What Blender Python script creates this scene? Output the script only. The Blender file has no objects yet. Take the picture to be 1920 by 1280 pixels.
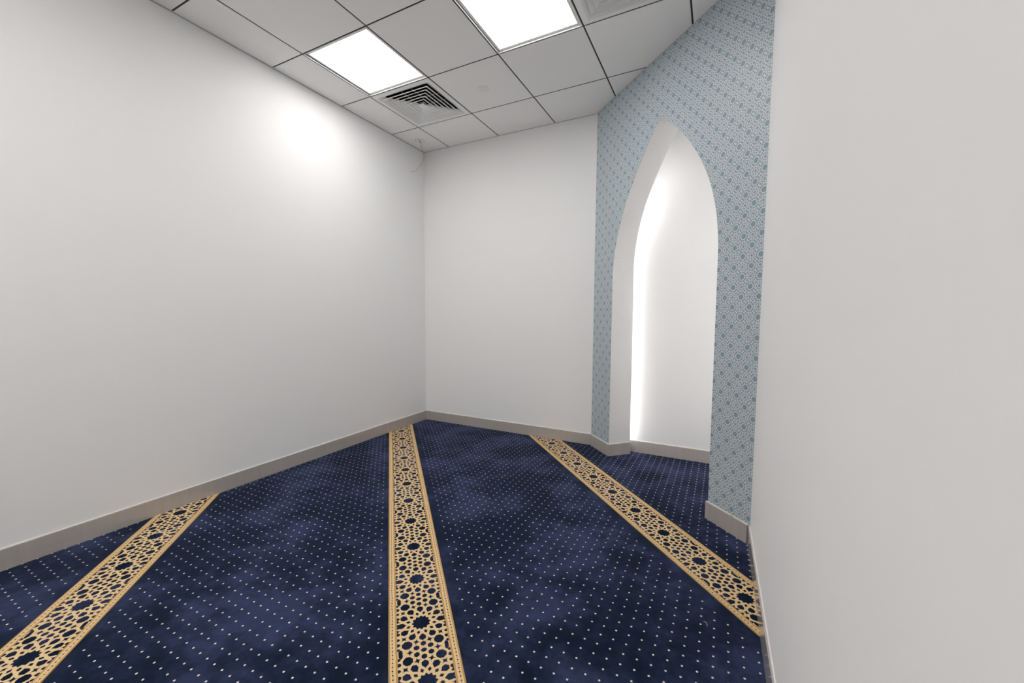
import bpy, bmesh, math, random
from mathutils import Vector, Matrix
random.seed(7)
SC = bpy.context.scene
COL = SC.collection

# ------------------------------------------------------------------ camera, world, exposure
H = 2.9767                                   # ceiling height
YAW, PITCH, ROLL = -0.4709, -0.0681, 0.0061
def camera():
    ca, sa = math.cos(YAW), math.sin(YAW)
    cb, sb = math.cos(PITCH), math.sin(PITCH)
    f = Vector((sa*cb, ca*cb, sb)); r = Vector((ca, -sa, 0)); u = r.cross(f)
    c, s = math.cos(ROLL), math.sin(ROLL)
    r2 = r*c + u*s; u2 = -r*s + u*c
    cd = bpy.data.cameras.new('camera'); co = bpy.data.objects.new('camera', cd); COL.objects.link(co)
    m = Matrix((r2, u2, -f)).transposed().to_4x4(); m.translation = Vector((2.9186, -3.5727, 1.2073))
    co.matrix_world = m
    cd.sensor_width = 36.0; cd.sensor_fit = 'HORIZONTAL'; cd.lens = 746.9049/1920*36.0
    cd.clip_start = 0.02; cd.clip_end = 50
    SC.camera = co
camera()
w = bpy.data.worlds.new('world'); SC.world = w; w.use_nodes = True
w.node_tree.nodes['Background'].inputs[0].default_value = (0.02, 0.02, 0.02, 1)
SC.view_settings.view_transform = 'Standard'; SC.view_settings.look = 'None'
SC.view_settings.gamma = 1.0; SC.view_settings.use_curve_mapping = False
SC.view_settings.exposure = 0.48
PANEL_LIGHT = 8.0          # radiance of the ceiling panels
STRIP_LIGHT = 20.0         # radiance of the niche LED tape

# ------------------------------------------------------------------ room plan (metres)
XR = 3.122                 # right wall face
YB = -8.3                  # back wall face
S0 = 1.9312                # where the diagonal wall meets the far wall
Q = math.sqrt(0.5)
YF = 0.008                 # far wall face
XL = -0.008                # left wall face
SEND = (XR - S0)/Q         # length of the diagonal wall
DEPTH = 0.212              # thickness of the diagonal wall
ZT = H + 0.30              # top of walls (above the suspended ceiling)
GA, GB, T = 0.3313, 0.4825, 0.6      # ceiling grid: first column x, first row -y, module

# ------------------------------------------------------------------ node helpers
def srgb(r, g, b):
    f = lambda c: (c/255/12.92) if c/255 <= 0.04045 else ((c/255+0.055)/1.055)**2.4
    return (f(r), f(g), f(b), 1)
class X:
    """tiny expression builder on Math nodes"""
    def __init__(s, nt, v): s.nt = nt; s.v = v
    def op(s, name, *a):
        n = s.nt.nodes.new('ShaderNodeMath'); n.operation = name
        for i, q in enumerate((s,)+a):
            q = q.v if isinstance(q, X) else q
            if isinstance(q, (int, float)): n.inputs[i].default_value = q
            else: s.nt.links.new(q, n.inputs[i])
        return X(s.nt, n.outputs[0])
    def __add__(s, o): return s.op('ADD', o)
    def __radd__(s, o): return s.op('ADD', o)
    def __sub__(s, o): return s.op('SUBTRACT', o)
    def __rsub__(s, o): return (s*-1.0)+o
    def __mul__(s, o): return s.op('MULTIPLY', o)
    def __rmul__(s, o): return s.op('MULTIPLY', o)
    def __truediv__(s, o): return s.op('DIVIDE', o)
    def abs(s): return s.op('ABSOLUTE')
    def min(s, o): return s.op('MINIMUM', o)
    def max(s, o): return s.op('MAXIMUM', o)
    def sqrt(s): return s.op('SQRT')
    def sin(s): return s.op('SINE')
    def cos(s): return s.op('COSINE')
    def mod(s, m): return s.op('FLOORED_MODULO', m)
    def atan2(s, o): return s.op('ARCTAN2', o)
    def lt(s, o): return s.op('LESS_THAN', o)
    def gt(s, o): return s.op('GREATER_THAN', o)
    def step(s, a, b):
        n = s.nt.nodes.new('ShaderNodeMapRange'); n.interpolation_type = 'SMOOTHSTEP'
        s.nt.links.new(s.v, n.inputs[0]); n.inputs[1].default_value = a; n.inputs[2].default_value = b
        return X(s.nt, n.outputs[0])
def hyp(a, b): return (a*a + b*b).sqrt()
def new_mat(name, color=(.8, .8, .8, 1), rough=.5, metal=0.0):
    m = bpy.data.materials.new(name); m.use_nodes = True
    b = m.node_tree.nodes['Principled BSDF']
    b.inputs['Base Color'].default_value = color; b.inputs['Roughness'].default_value = rough; b.inputs['Metallic'].default_value = metal
    return m, m.node_tree, b
def mix(nt, f, a, b):
    n = nt.nodes.new('ShaderNodeMix'); n.data_type = 'RGBA'
    for i, q in ((0, f), (6, a), (7, b)):
        q = q.v if isinstance(q, X) else q
        if isinstance(q, (tuple, float)): n.inputs[i].default_value = q
        else: nt.links.new(q, n.inputs[i])
    return n.outputs[2]
def noise(nt, scale, detail=3, vec=None, rough=.5, stretch=None):
    n = nt.nodes.new('ShaderNodeTexNoise'); n.inputs['Scale'].default_value = scale
    n.inputs['Detail'].default_value = detail; n.inputs['Roughness'].default_value = rough
    if vec is None: vec = nt.nodes.new('ShaderNodeNewGeometry').outputs['Position']
    if stretch:
        mp = nt.nodes.new('ShaderNodeMapping'); mp.inputs['Scale'].default_value = stretch
        if len(stretch) > 3: pass
        nt.links.new(vec, mp.inputs[0]); vec = mp.outputs[0]
    nt.links.new(vec, n.inputs['Vector'])
    return X(nt, n.outputs['Fac'])
def bump(nt, b, hgt, strength, dist):
    n = nt.nodes.new('ShaderNodeBump'); n.inputs['Strength'].default_value = strength; n.inputs['Distance'].default_value = dist
    nt.links.new(hgt.v, n.inputs['Height']); nt.links.new(n.outputs[0], b.inputs['Normal'])
def uvxy(nt):
    t = nt.nodes.new('ShaderNodeUVMap'); s = nt.nodes.new('ShaderNodeSeparateXYZ'); nt.links.new(t.outputs[0], s.inputs[0])
    return X(nt, s.outputs[0]), X(nt, s.outputs[1])
def posxyz(nt):
    g = nt.nodes.new('ShaderNodeNewGeometry'); s = nt.nodes.new('ShaderNodeSeparateXYZ'); nt.links.new(g.outputs['Position'], s.inputs[0])
    return [X(nt, s.outputs[i]) for i in range(3)]

# ------------------------------------------------------------------ materials
def wall_paint(name, col):
    m, nt, b = new_mat(name, col, .85)
    b.inputs['Specular IOR Level'].default_value = .2
    n1 = noise(nt, 3.0, 3)
    nt.links.new(mix(nt, n1, tuple(c*.985 for c in col[:3])+(1,), col), b.inputs['Base Color'])
    bump(nt, b, noise(nt, 220.0, 2), .05, .002)
    return m
M_WALL = wall_paint('white wall paint', (.925, .92, .915, 1))
M_TILE = wall_paint('ceiling tile white', (.965, .955, .95, 1))
M_REVEAL = wall_paint('white arch paint', (.925, .915, .91, 1))
M_TRIM, _, _ = new_mat('grey angle trim', (.55, .55, .56, 1), .45)
M_TEE, _, _ = new_mat('black ceiling tee', (.012, .012, .014, 1), .5)
M_FRAME, _, _ = new_mat('white powder coat', (.82, .82, .82, 1), .35)
M_VANE, _, _ = new_mat('white louvre paint', (.93, .93, .93, 1), .4)
M_BLACK, _, _ = new_mat('dark duct', (.01, .01, .012, 1), .8)
M_CAULK, _, _ = new_mat('white sealant', (.85, .83, .80, 1), .4)
M_PLASTIC, _, _ = new_mat('white plastic', (.90, .89, .885, 1), .35)
M_CABLE, _, _ = new_mat('beige cable', srgb(176, 168, 152), .5)
M_THREAD, _, _ = new_mat('cream thread', srgb(226, 208, 170), .8)
M_CORE, _, _ = new_mat('plenum slab', (.25, .25, .25, 1), .9)
def emission(name, col, strength):
    m = bpy.data.materials.new(name); m.use_nodes = True; nt = m.node_tree
    nt.nodes.remove(nt.nodes['Principled BSDF'])
    e = nt.nodes.new('ShaderNodeEmission'); e.inputs[0].default_value = col; e.inputs[1].default_value = strength
    nt.links.new(e.outputs[0], nt.nodes['Material Output'].inputs[0]); return m
M_LIGHT = emission('led panel glow', (1.0, .985, .97, 1), PANEL_LIGHT)
M_STRIP = emission('led tape glow', (1.0, .99, .975, 1), STRIP_LIGHT)

def steel():
    m, nt, b = new_mat('satin steel', srgb(160, 152, 146), .45, .05)
    n = noise(nt, 1.0, 4, stretch=(3.0, 3.0, 420.0))
    n3 = noise(nt, 1.0, 3, stretch=(34.0, 34.0, 2.0))
    c = mix(nt, n, srgb(186, 178, 171), srgb(206, 199, 192))
    nt.links.new(mix(nt, n3*.45, c, srgb(148, 141, 136)), b.inputs['Base Color'])
    b.inputs['Coat Weight'].default_value = 1.0; b.inputs['Coat Roughness'].default_value = .10; b.inputs['Coat IOR'].default_value = 1.6
    return m
M_STEEL = steel()

NAVY, NAVY2 = srgb(9, 24, 44), srgb(60, 69, 104)
def nap(nt):
    """pile colour: navy with brushed lighter patches"""
    n1 = noise(nt, 2.4, 6, rough=.66).step(.42, .66)
    n2 = noise(nt, 11.0, 5, rough=.7).step(.42, .70)
    f = n1*.72 + n2*.25
    c = mix(nt, f, NAVY, NAVY2)
    n3 = noise(nt, 700.0, 2).step(.3, .8)
    return mix(nt, n3*.35, c, srgb(6, 14, 28))
def carpet(th):
    m, nt, b = new_mat('navy carpet with dots', NAVY, .95)
    x, y, z = posxyz(nt)
    c, s = math.cos(th), math.sin(th)
    u = x*c + y*s; v = y*c - x*s
    a = .067
    def lattice(du, dv):
        fu = (u - du + a/2).mod(a) - a/2
        fv = (v - dv + a/2).mod(a) - a/2
        return hyp(fu, fv).min((fu.abs()+fv.abs())*.80)
    d = lattice(DOT[0], DOT[1]).min(lattice(DOT[0]+a/2, DOT[1]+a/2))
    sp = 1.327
    dv = ((v - BANDV + sp/2).mod(sp) - sp/2).abs()
    mask = (1 - d.step(.0028, .0042))*dv.gt(.152)
    base = nap(nt)
    nt.links.new(mix(nt, mask, base, srgb(232, 226, 218)), b.inputs['Base Color'])
    b.inputs['Sheen Weight'].default_value = .08; b.inputs['Sheen Roughness'].default_value = .5
    b.inputs['Sheen Tint'].default_value = (.55, .62, 1, 1)
    b.inputs['Specular IOR Level'].default_value = .1
    bump(nt, b, noise(nt, 420.0, 2) + noise(nt, 30.0, 3)*.8, .35, .004)
    return m
TH = math.radians(-45.92)
EU = Vector((math.cos(TH), math.sin(TH))); EV = Vector((-math.sin(TH), math.cos(TH)))
def q45(u, v): return Vector(((u+v)*Q, (v-u)*Q))       # photo-measured 45 degree frame to plan
DOT = (q45(2.794, -.088).dot(EU), q45(2.794, -.088).dot(EV))
BANDS = [q45(2.56, -1.654), q45(2.54, -.3275), q45(3.088, 1.001), q45(2.55, -2.98)]   # a star centre on each band
BANDV = BANDS[1].dot(EV)
M_CARPET = carpet(TH)

def band_mat():
    m, nt, b = new_mat('gold geometric carpet band', srgb(222, 190, 142), .9)
    u, v = uvxy(nt)
    L = .2665
    wob = (noise(nt, 14.0, 2) - .5)*.006
    v = v + wob; u = u + wob*.5
    au = ((u + L/2).mod(L) - L/2).abs(); av = v.abs()
    r = hyp(au, av); th = av.atan2(au)
    d30 = math.radians(30); d15 = d30/2; d60 = d30*2
    ph = ((th + d15).mod(d30) - d15).abs()
    x, y = r*ph.cos(), r*ph.sin()
    ph2 = d15 - ph
    x2, y2 = r*ph2.cos(), r*ph2.sin()
    dark = r - (.0362 - ph*(.0075/d15))                                      # twelve-pointed star
    dark = dark.min(((x2-.0500).abs()*.62 + y2*.85) - .0058)                   # small kites round it
    petal = (y - .0122).max((y*.72 - x*.69) + .0388).max((x-.0825)*.86 + (y-.0110)*.50)
    dark = dark.min(petal)
    four = ((x2-.0945).abs().sqrt() + y2.sqrt()) - math.sqrt(.0165)
    dark = dark.min(four*.05)
    a, c = (au-.0985).abs(), (av-.0572).abs()
    dark = dark.min(a.max(c).max((a+c)*.73) - .0178)                         # big octagons
    mu = L/2 - au
    rm = hyp(mu, av); t6 = av.atan2(mu)
    p6 = ((t6 + d60/2).mod(d60) - d60/2).abs()
    x6, y6 = rm*p6.cos(), rm*p6.sin()
    dark = dark.min(((x6-.0292).abs()*.85 + y6*.5).max(y6) - .0096)          # hexagon flower
    dark = dark.min((mu*.6 + av*.7).max(mu) - .0084)
    dark = dark.min((mu.abs().sqrt() + (av-.0492).abs().sqrt() - math.sqrt(.0170))*.05)
    bb = (av-.0805).abs()
    dark = dark.min((mu*.62+bb*.75-.0128).max(bb-.0072))
    for c0, rr in ((.0065, .0056), (.040, .0070), (.066, .0062), (.0905, .0074), (.112, .0058)):
        dark = dark.min(hyp((au-c0)*1.0, (av-.0895)*.8) - rr)
    inner = av.lt(.0915)
    net = (1 - dark.step(-.0006, .0009))*inner
    # borders: dark gold, light strip with a row of dots, dark gold
    gold = (av.gt(.0915)*av.lt(.0985)).max(av.gt(.1165))
    du = (u + .00825).mod(.0165) - .00825
    dots = (1 - (du.abs() + (av-.1085).abs()).step(.0030, .0042))
    du2 = u.mod(.0165) - .00825
    dots2 = (1 - (du2.abs() + (av-.1085).abs()).step(.0022, .0034))
    col = mix(nt, gold, srgb(233, 204, 158), srgb(192, 152, 94))
    g = noise(nt, 60.0, 3)
    col = mix(nt, g*.35, col, srgb(200, 165, 112))
    col = mix(nt, dots2*.8, col, srgb(176, 138, 84))
    col = mix(nt, net.max(dots), col, nap(nt))
    nt.links.new(col, b.inputs['Base Color'])
    b.inputs['Specular IOR Level'].default_value = .1
    bump(nt, b, (1-net)*1.5 + noise(nt, 420.0, 2), .3, .003)
    return m
M_BAND = band_mat()

def wallpaper():
    m, nt, b = new_mat('blue geometric wallpaper', srgb(160, 172, 178), .42)
    s, z = uvxy(nt)
    d = .0533
    x = ((s - 1.617)/d + 1).mod(2.0) - 1
    y = ((z - 1.254)/d + 1).mod(2.0) - 1
    x, y = x.abs(), y.abs()
    a, c = x.max(y), x.min(y)
    over = (a + c).gt(1.0)
    px = a + over*(1 - c - a); py = c + over*(1 - a - c)
    th = py.atan2(px)
    rr = hyp(px, py)
    star = rr - (.272 + (th*16.0).cos()*.028)
    small = hyp(px-1.0, py) - .140
    for cx, cy, r in ((.45, 0, .084), (.70, 0, .080), (.395, .235, .105), (.60, .17, .048), (.79, .21, .082), (.612, .388, .102)):
        small = small.min(hyp(px-cx, py-cy) - r)
    ms = 1 - small.step(-.018, .022)
    mb = 1 - star.step(-.015, .015)
    col = mix(nt, ms, srgb(212, 221, 225), srgb(142, 156, 164))
    col = mix(nt, mb, col, srgb(134, 154, 166))
    n = noise(nt, 2.0, 2)
    col = mix(nt, n*.10, col, srgb(170, 188, 190))
    nt.links.new(col, b.inputs['Base Color'])
    bump(nt, b, noise(nt, 500.0, 2), .05, .001)
    return m
M_PAPER = wallpaper()

# ------------------------------------------------------------------ mesh helpers
def link(name, me, mat, parent=None):
    if mat: me.materials.append(mat)
    o = bpy.data.objects.new(name, me); COL.objects.link(o)
    if parent: o.parent = parent
    return o
def tag(o, label, cat, group=None):
    o['label'] = label; o['category'] = cat
    if group: o['group'] = group
    return o
def struct(o, label=None):
    o['kind'] = 'structure'
    if label: o['label'] = label
    return o
def mesh(name, vs, fs, smooth=False):
    me = bpy.data.meshes.new(name); me.from_pydata([tuple(v) for v in vs], [], fs); me.update()
    bm = bmesh.new(); bm.from_mesh(me); bmesh.ops.recalc_face_normals(bm, faces=bm.faces); bm.to_mesh(me); bm.free()
    if smooth:
        for p in me.polygons: p.use_smooth = True
    return me
class MB:
    def __init__(s): s.v = []; s.f = []
    def box(s, a, b):
        n = len(s.v)
        s.v += [(x, y, z) for z in (a[2], b[2]) for y in (a[1], b[1]) for x in (a[0], b[0])]
        s.f += [tuple(n+i for i in q) for q in ((0,1,3,2),(4,6,7,5),(0,4,5,1),(2,3,7,6),(0,2,6,4),(1,5,7,3))]
        return s
    def prism(s, poly, z0, z1):
        n, k = len(s.v), len(poly)
        s.v += [(p[0], p[1], z0) for p in poly] + [(p[0], p[1], z1) for p in poly]
        s.f += [tuple(range(n+k-1, n-1, -1)), tuple(range(n+k, n+2*k))] + [(n+i, n+(i+1) % k, n+k+(i+1) % k, n+k+i) for i in range(k)]
        return s
    def lathe(s, prof, c=(0, 0, 0), seg=32):
        n, k = len(s.v), len(prof)
        for i in range(seg):
            a = 2*math.pi*i/seg
            s.v += [(c[0]+r*math.cos(a), c[1]+r*math.sin(a), c[2]+z) for r, z in prof]
        for i in range(seg):
            j = (i+1) % seg
            s.f += [(n+i*k+q, n+j*k+q, n+j*k+q+1, n+i*k+q+1) for q in range(k-1)]
        s.f += [tuple(n+i*k for i in range(seg-1, -1, -1)), tuple(n+i*k+k-1 for i in range(seg))]
        return s
    def build(s, name, mat, parent=None, smooth=False): return link(name, mesh(name, s.v, s.f, smooth), mat, parent)
def clip(poly, planes):
    """Sutherland-Hodgman; keep a*x+b*y<=c"""
    for a, b, c in planes:
        out = []
        for i, p in enumerate(poly):
            q = poly[(i+1) % len(poly)]
            dp, dq = a*p[0]+b*p[1]-c, a*q[0]+b*q[1]-c
            if dp <= 0: out.append(p)
            if dp*dq < 0:
                t = dp/(dp-dq); out.append((p[0]+(q[0]-p[0])*t, p[1]+(q[1]-p[1])*t))
        poly = out
        if len(poly) < 3: return []
    return poly
def area(p): return .5*sum(p[i][0]*p[(i+1) % len(p)][1]-p[(i+1) % len(p)][0]*p[i][1] for i in range(len(p)))
def inset(poly, d):
    if area(poly) < 0: poly = poly[::-1]
    pl = []
    for i, p in enumerate(poly):
        q = poly[(i+1) % len(poly)]; dx, dy = q[0]-p[0], q[1]-p[1]; l = math.hypot(dx, dy)
        nx, ny = dy/l, -dx/l
        pl.append((nx, ny, nx*p[0]+ny*p[1]-d))
    out = []
    for i in range(len(pl)):
        a1, b1, c1 = pl[i-1]; a2, b2, c2 = pl[i]; det = a1*b2-a2*b1
        if abs(det) < 1e-9: return None
        out.append(((c1*b2-c2*b1)/det, (a1*c2-a2*c1)/det))
    return out if area(out) > 1e-4 else None
def dq(s, n, z=0.0):      # diagonal wall frame: s along it, n into the alcove
    return (S0 + s*Q + n*Q, -s*Q + n*Q, z)

# ------------------------------------------------------------------ setting: walls, floor
struct(MB().box((XL-.12, YB-.12, -.05), (XL, YF+.12, ZT)).build('wall_left', M_WALL), 'long plain white wall with steel baseboard')
struct(MB().box((XL, YF, -.05), (XR, YF+.12, ZT)).build('wall_far', M_WALL), 'short plain white wall at the room end')
struct(MB().box((XR, YB-.12, -.05), (XR+.12, YF+.12, ZT)).build('wall_right', M_WALL), 'plain white wall meeting the patterned wall')
struct(MB().box((XL, YB-.12, -.05), (XR, YB, ZT)).build('wall_back', M_WALL))
floor = struct(MB().box((XL, YB, -.05), (XR, YF, 0)).build('floor', M_CARPET), 'navy blue prayer carpet with rows of tiny white dots')

# gold bands woven into the carpet (parts of the floor)
ROOM = [(-1, 0, .0), (0, 1, .0), (1, 0, XR-.009), (0, -1, -YB), (Q, Q, S0*Q - .009)]
for i, p0 in enumerate(BANDS):
    hw = .1225
    poly = [tuple(p0 + EU*a + EV*b) for a, b in ((-6, -hw), (6, -hw), (6, hw), (-6, hw))]
    poly = clip(poly, ROOM[:4] if i == 2 else ROOM)
    if not poly: continue
    mb = MB().prism(poly, -.002, .0025); o = mb.build('patterned_band', M_BAND, floor)
    o['label'] = 'gold band of twelve-pointed stars woven across the navy carpet'
    uvl = o.data.uv_layers.new(name='UVMap')
    for lp in o.data.loops:
        v = o.data.vertices[lp.vertex_index].co.to_2d() - p0
        uvl.data[lp.index].uv = (v.dot(EU), v.dot(EV))

# ------------------------------------------------------------------ diagonal wall with the pointed arch
ZS, ZA = 1.50, 2.5640
SL, SR, SA = .300, 1.397, .860
def left_s(z): return SL + (SA-SL)*max(0, (z-ZS)/(ZA-ZS))**2.0
def right_s(z): return SR - (SR-SA)*max(0, (z-ZS)/(ZA-ZS))**2.4
NZ = 40
zs = [0.0, .75] + [ZS + (ZA-ZS)*i/NZ for i in range(NZ+1)]
def back_shift(z): return -.050*min(1, max(0, (z-1.4)/.7))
def panel():
    # front skin with wallpaper (a part with its own thin sheet), white body behind it
    def body(n0, n1, name, mat, parent):
        vs, fs = [], []
        cols = []
        for n in (n0, n1):
            L0, L1, R0, R1 = [], [], [], []
            for z in zs:
                sh = back_shift(z) if n > .1 else 0
                l, r = left_s(z)+sh, right_s(z)
                if z == zs[-1]: l = r = SA
                for arr, s in ((L0, 0.0), (L1, l), (R0, r), (R1, SEND)):
                    vs.append(dq(s, n, z)); arr.append(len(vs)-1)
            for s, arr in ((0.0, L0), (SEND, R1)): vs.append(dq(s, n, ZT)); arr.append(len(vs)-1)
            cols.append((L0, L1, R0, R1))
        for L0, L1, R0, R1 in cols:
            for i in range(len(zs)-1):
                fs.append((L0[i], L1[i], L1[i+1], L0[i+1])); fs.append((R0[i], R1[i], R1[i+1], R0[i+1]))
            fs.append((L0[-2], L1[-1], R1[-2], R1[-1], L0[-1]))
        a, b = cols
        for k in (0, 3):
            for i in range(len(a[k])-1): fs.append((a[k][i], a[k][i+1], b[k][i+1], b[k][i]))
        for k in (1, 2):
            for i in range(len(a[k])-1): fs.append((a[k][i], a[k][i+1], b[k][i+1], b[k][i]))
        fs.append((a[0][0], a[1][0], b[1][0], b[0][0])); fs.append((a[2][0], a[3][0], b[3][0], b[2][0]))
        fs.append((a[0][-1], a[3][-1], b[3][-1], b[0][-1]))
        me = mesh(name, vs, fs)
        bm = bmesh.new(); bm.from_mesh(me); bmesh.ops.remove_doubles(bm, verts=bm.verts, dist=1e-5)
        bmesh.ops.recalc_face_normals(bm, faces=bm.faces); bm.to_mesh(me); bm.free()
        return link(name, me, mat, parent)
    o = body(.0015, DEPTH, 'wall_diagonal', M_REVEAL, None)
    struct(o, 'diagonal wall with a pointed white arch and blue patterned wallpaper')
    p = body(0.0, .0015, 'wallpaper', M_PAPER, o)
    p['label'] = 'blue grey wallpaper with small geometric rosettes'
    p.data.materials.append(M_REVEAL)
    uvl = p.data.uv_layers.new(name='UVMap')
    for lp in p.data.loops:
        v = p.data.vertices[lp.vertex_index].co
        uvl.data[lp.index].uv = (((v.x-S0)-v.y)*Q, v.z)
    return o
wall_diag = panel()

# ------------------------------------------------------------------ baseboards: brushed steel with a white sealant bead
BH, BT = .100, .010
def baseboard(name, runs, label=None):
    """runs: list of (p, q, outward normal) in plan; each is one steel strip"""
    root = None
    for p, q, n in runs:
        p, q, n = Vector(p), Vector(q), Vector(n)
        poly = [p, q, q+n*BT, p+n*BT]
        o = MB().prism([tuple(v) for v in poly], 0.0, BH).build(name if root is None else 'steel_strip', M_STEEL, root)
        if root is None: root = struct(o, label)
        bead = [p, q, q+n*BT*.45, p+n*BT*.45]
        MB().prism([tuple(v) for v in bead], BH, BH+.004).build('sealant_bead', M_CAULK, root)
    return root
baseboard('baseboard_left', [((XL, YB), (XL, -1.880), (1, 0)), ((XL, -1.882), (XL, YF), (1, 0))], 'brushed steel baseboard along the long white wall')
baseboard('baseboard_far', [((XL+BT, YF), (S0-.0, YF), (0, -1))], 'brushed steel baseboard along the short white wall')
NQ = (-Q, -Q)
baseboard('baseboard_diagonal', [(dq(.012, 0)[:2], dq(SL, 0)[:2], NQ),
                                 (dq(SL, -BT)[:2], dq(SL, DEPTH)[:2], (Q, -Q)),
                                 (dq(SR-BT, 0)[:2], dq(SEND-.012, 0)[:2], NQ),
                                 (dq(SR, -0)[:2], dq(SR, DEPTH)[:2], (-Q, Q))], 'brushed steel baseboard under the patterned wallpaper')
baseboard('baseboard_niche', [((2.15, YF), (XR-BT, YF), (0, -1)), ((XR, YF-.0), (XR, -.80), (-1, 0))], 'brushed steel baseboard inside the arched niche')
baseboard('baseboard_right', [((XR, -(XR-S0)-.004), (XR, YB), (-1, 0))], 'brushed steel baseboard on the white wall adjoining the patterned wall')
baseboard('baseboard_back', [((XL+BT, YB), (XR-BT, YB), (0, 1))])

# ------------------------------------------------------------------ suspended ceiling
ceil = struct(MB().box((XL, YB, H+.285), (XR, YF, H+.32)).build('ceiling', M_CORE), 'suspended ceiling of square white tiles with black joints')
xs = [XL] + [GA+T*i for i in range(5)] + [XR]
ys = [YF] + [-GB-T*i for i in range(13)] + [YB]
# cells are addressed (column, row) where column c spans xs[c]..xs[c+1]
light_cells = {(1, 2): 'square LED ceiling panel adjoining the air diffuser whose dark slots show',
               (3, 2): 'square LED ceiling panel nearer the patterned wall, with an air diffuser beside it',
               }
light_cells[(2, 5)] = 'single unseen LED ceiling panel, assumed halfway down the room'  # unseen panel assumed here; its column sets the left wall's brightness
for k, r in enumerate((7, 9, 11)):  # unseen panels added in three rows as fill light for the room
    for c, side in ((1, 'long-wall'), (3, 'right-wall')):
        light_cells[(c, r)] = 'unseen LED panel added for fill, %s of three towards the entrance, on the %s side' % (('first', 'second', 'last')[k], side)
vent_cells = {(1, 1): 'square louvred air diffuser between the LED panel and the room corner',
              (4, 2): 'square louvred air diffuser beside the LED panel nearer the patterned wall'}
GAP = .0052
tile_label = None
for c in range(len(xs)-1):
    for r in range(len(ys)-1):
        x0, x1, y1, y0 = xs[c], xs[c+1], ys[r], ys[r+1]
        if (c, r) in light_cells or (c, r) in vent_cells: continue
        g = [x0+(GAP if c else 0), x1-(GAP if c < len(xs)-2 else 0), y0+(GAP if r < len(ys)-2 else 0), y1-(GAP if r else 0)]
        poly = clip([(g[0], g[2]), (g[1], g[2]), (g[1], g[3]), (g[0], g[3])], [(Q, Q, S0*Q-.0005)])
        if len(poly) < 3 or abs(area(poly)) < .002: continue
        inn = inset(poly, .0045)
        if area(poly) < 0: poly = poly[::-1]
        if inn is None or len(inn) != len(poly):
            MB().prism(poly, H, H+.0026).build('ceiling_tile', M_TILE, ceil); continue
        k = len(poly)
        vs = [(p[0], p[1], H) for p in inn] + [(p[0], p[1], H+.0012) for p in poly] + [(p[0], p[1], H+.0026) for p in poly]
        fs = [tuple(range(k-1, -1, -1)), tuple(range(2*k, 3*k))]
        for i in range(k):
            j = (i+1) % k
            fs += [(i, j, k+j, k+i), (k+i, k+j, 2*k+j, 2*k+i)]
        link('ceiling_tile', mesh('ceiling_tile', vs, fs), M_TILE, ceil)
def tee(poly):
    poly = clip(poly, [(Q, Q, S0*Q-.0005)])
    if len(poly) >= 3: MB().prism(poly, H+.0027, H+.03).build('grid_tee', M_TEE, ceil)
for x in xs[1:-1]: tee([(x-.010, YB), (x+.010, YB), (x+.010, YF), (x-.010, YF)])
for y in ys[1:-1]:
    for a, b in zip(xs[:-1], xs[1:]): tee([(a+.0102, y-.010), (b-.0102, y-.010), (b-.0102, y+.010), (a+.0102, y+.010)])
# wall angle trims
struct(MB().box((XL, YB, H-.0035), (XL+.011, YF, H-.0002)).build('trim_1', M_TRIM))
struct(MB().box((XL+.011, YF-.008, H-.003), (S0-.02, YF, H-.0002)).build('trim_2', M_TRIM))

def ring(mb, o, i, zo0, zo1, zi0, zi1):
    """square ring between half-sizes o (outer) and i (inner) with separate heights"""
    n = len(mb.v)
    def sq(h, z): return [(-h, -h, z), (h, -h, z), (h, h, z), (-h, h, z)]
    mb.v += sq(o, zo0) + sq(o, zo1) + sq(i, zi1) + sq(i, zi0)
    for k in range(4):
        j = (k+1) % 4
        for a, b in ((0, 4), (4, 8), (8, 12), (12, 0)):
            mb.f.append((n+a+k, n+a+j, n+b+j, n+b+k))
    return mb
def empty(name, loc):
    e = bpy.data.objects.new(name, None); COL.objects.link(e); e.location = loc; e.empty_display_size = .1; return e
def copy_tree(o, parent=None):
    c = o.copy(); COL.objects.link(c); c.parent = parent
    for ch in list(o.children): copy_tree(ch, c)
    return c
def cell_centre(cell):
    c, r = cell; return ((xs[c]+xs[c+1])/2, (ys[r]+ys[r+1])/2, H)
def make_light():
    root = empty('ceiling_light', (0, 0, 0))
    f = MB(); ring(f, .2948, .2900, -.001, .0026, -.001, .012); f.build('rim', M_FRAME, root)
    f = MB(); ring(f, .2899, .2690, .0095, .014, .0080, .014); f.build('frame', M_FRAME, root)
    MB().box((-.2690, -.2690, .0095), (.2690, .2690, .0135)).build('diffuser', M_LIGHT, root)['label'] = 'glowing white diffuser'
    MB().box((-.2899, -.2899, .0141), (.2899, .2899, .045)).build('housing', M_FRAME, root)
    return root
proto = make_light()
for i, (cell, lab) in enumerate(light_cells.items()):
    o = proto if i == 0 else copy_tree(proto)
    o.location = cell_centre(cell); tag(o, lab, 'ceiling light', 'LED ceiling panels')
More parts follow.
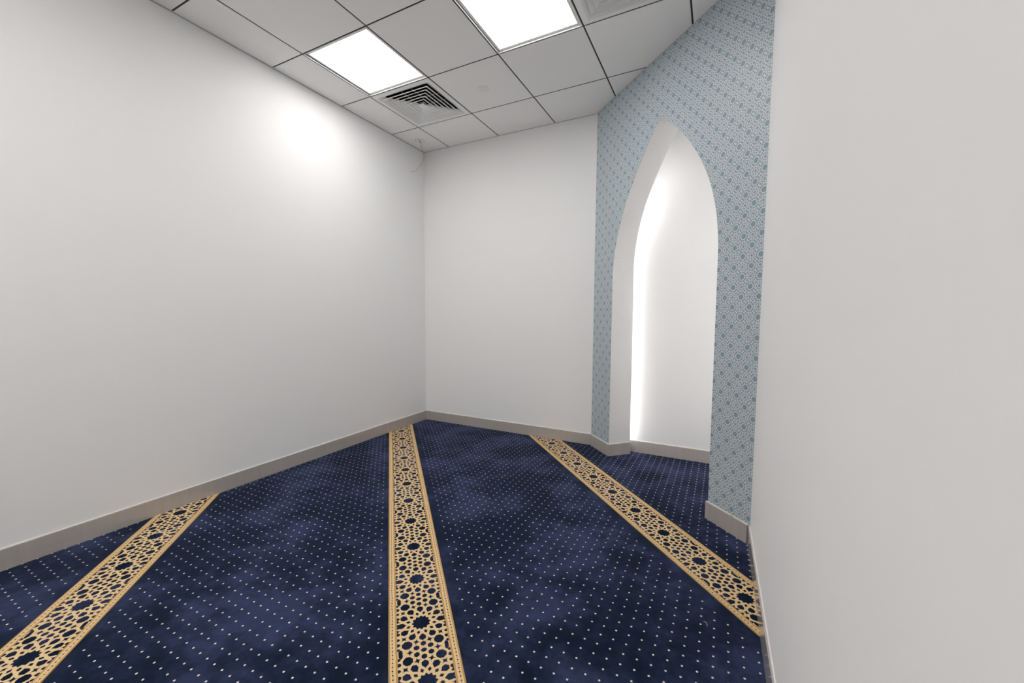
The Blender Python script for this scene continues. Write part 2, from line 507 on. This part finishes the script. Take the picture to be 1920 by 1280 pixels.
def make_vent():
    root = empty('air_diffuser', (0, 0, 0))
    f = MB(); ring(f, .2944, .262, -.0002, .0026, -.0040, .0026); f.build('frame', M_VANE, root)
    f = MB(); ring(f, .2619, .2150, -.0045, -.0030, .0225, .0240); f.build('neck', M_VANE, root)
    lows = (.226, .191, .156, .121, .086)
    for k, lo in enumerate(lows):
        f = MB(); ring(f, lo, lo-.047, -.006, -.0042, .0205, .022)
        ring(f, lo+.0004, lo-.0014, -.0105, -.0041, -.0105, -.0041)
        f.build('louvre', M_VANE, root)
    f = MB(); ring(f, .053, .030, -.006, -.0042, .0085, .010); f.build('louvre', M_VANE, root)
    f = MB(); f.box((-.033, -.033, -.004), (.033, .033, -.001)); f.build('centre_plate', M_VANE, root)
    for t in (-.05, .05):
        for sg in (-1, 1):
            lo, hi = sorted((sg*.05, sg*.205))
            MB().box((t-.0015, lo, .0245), (t+.0015, hi, .029)).build('spreader_bar', M_FRAME, root)
            MB().box((lo, t-.0015, .0295), (hi, t+.0015, .034)).build('spreader_bar', M_FRAME, root)
    d = MB(); ring(d, .272, .2622, .0062, .21, .0062, .21); d.box((-.272, -.272, .2101), (.272, .272, .22)); d.build('duct_box', M_BLACK, root)
    return root
vp = make_vent()
for i, (cell, lab) in enumerate(vent_cells.items()):
    o = vp if i == 0 else copy_tree(vp)
    o.location = cell_centre(cell); tag(o, lab, 'air vent', 'louvred ceiling diffusers')

# round cover cap in a tile
cap = MB().lathe([(.042, .0005), (.042, -.004), (.038, -.0065), (.004, -.008)], (1.229, -.775, H), 40).build('sprinkler_cover', M_PLASTIC)
tag(cap, 'small flat white disc set in a ceiling tile', 'cover plate')
# ceiling rose with a loose cable in the corner tile
ROSE = Vector((.154, -.252, H))
rose = empty('ceiling_rose', ROSE); tag(rose, 'round white ceiling plate with screw holes and a dangling cable', 'ceiling rose')
MB().lathe([(.052, .0005), (.052, -.004), (.048, -.006), (.006, -.007)], (0, 0, 0), 36).build('plate', M_PLASTIC, rose)
MB().lathe([(.0085, -.0062), (.0085, -.0078), (.002, -.0079)], (0, 0, 0), 16).build('cable_hole', M_BLACK, rose)
for hx, hy in ((-.029, -.028), (.018, -.041), (.036, -.022), (.029, .030), (-.017, .040)):
    MB().lathe([(.0035, -.0055), (.0035, -.0072), (.001, -.0073)], (hx, hy, 0), 10).build('screw_hole', M_BLACK, rose)
def tube(name, pts, rad, mat, parent=None, res=6):
    cu = bpy.data.curves.new(name, 'CURVE'); cu.dimensions = '3D'; cu.bevel_depth = rad; cu.bevel_resolution = 2; cu.resolution_u = res; cu.use_fill_caps = True
    sp = cu.splines.new('BEZIER'); sp.bezier_points.add(len(pts)-1)
    for b, p in zip(sp.bezier_points, pts): b.co = p; b.handle_left_type = b.handle_right_type = 'AUTO'
    tmp = bpy.data.objects.new('tmp', cu); COL.objects.link(tmp)
    bpy.context.view_layer.update()
    me = bpy.data.meshes.new_from_object(tmp.evaluated_get(bpy.context.evaluated_depsgraph_get())); me.name = name
    bpy.data.objects.remove(tmp); bpy.data.curves.remove(cu)
    for p in me.polygons: p.use_smooth = True
    me.materials.clear()
    return link(name, me, mat, parent)
CABLE = [(0, 0, -.004)]
tube('cable', CABLE + [(.012, .006, -.057), (.024, .012, -.107), (.036, .018, -.146), (.025, .013, -.206), (-.007, -.004, -.257), (-.04, -.02, -.297), (-.063, -.032, -.309), (-.083, -.042, -.307)], .0017, M_CABLE, rose)

# ------------------------------------------------------------------ LED tape behind the arch
def led(side):
    vs, fs = [], []
    prof = left_s if side < 0 else right_s
    ss = [.12, .75] + [ZS + (ZA-.02-ZS)*i/24 for i in range(25)]
    off = .045
    for z in ss:
        s = prof(z) + (back_shift(z) if side < 0 else 0) + side*off
        for n, e in ((DEPTH+.0002, 0), (DEPTH+.004, 0), (DEPTH+.004, .010), (DEPTH+.0002, .010)):
            vs.append(dq(s+side*e, n, z))
    for i in range(len(ss)-1):
        for k in range(4):
            fs.append((i*4+k, i*4+(k+1) % 4, i*4+4+(k+1) % 4, i*4+4+k))
    fs += [(0, 1, 2, 3), tuple(len(vs)-4+i for i in range(4))]
    return link('led_strip', mesh('led_strip', vs, fs), M_STRIP)
tag(led(-1), 'LED tape hidden behind the arch edge next to the short white wall', 'LED strip', 'LED tapes behind the arch')
tag(led(1), 'LED tape added for niche light, hidden behind the arch edge next to the right wall', 'LED strip', 'LED tapes behind the arch')  # unseen right-hand tape, added to raise the niche brightness

# ------------------------------------------------------------------ tiny things
tag(tube('loose_thread', [(2.921, -1.893, .001), (2.927, -1.897, .004), (2.932, -1.903, .004), (2.934, -1.912, .001)], .0008, M_THREAD), 'short cream thread lying on the navy carpet', 'thread')

tape = MB(); c0 = Vector(dq((3.042-S0+1.111)*Q, -.006, BH+.003))
tape.box((-.007, -.0025, 0), (.007, .0025, .006)); o = tape.build('tape_scrap', M_THREAD); o.location = c0; o.rotation_euler = (0, .35, math.radians(-45))
tag(o, 'tiny cream scrap stuck above the steel baseboard under the wallpaper', 'tape scrap')
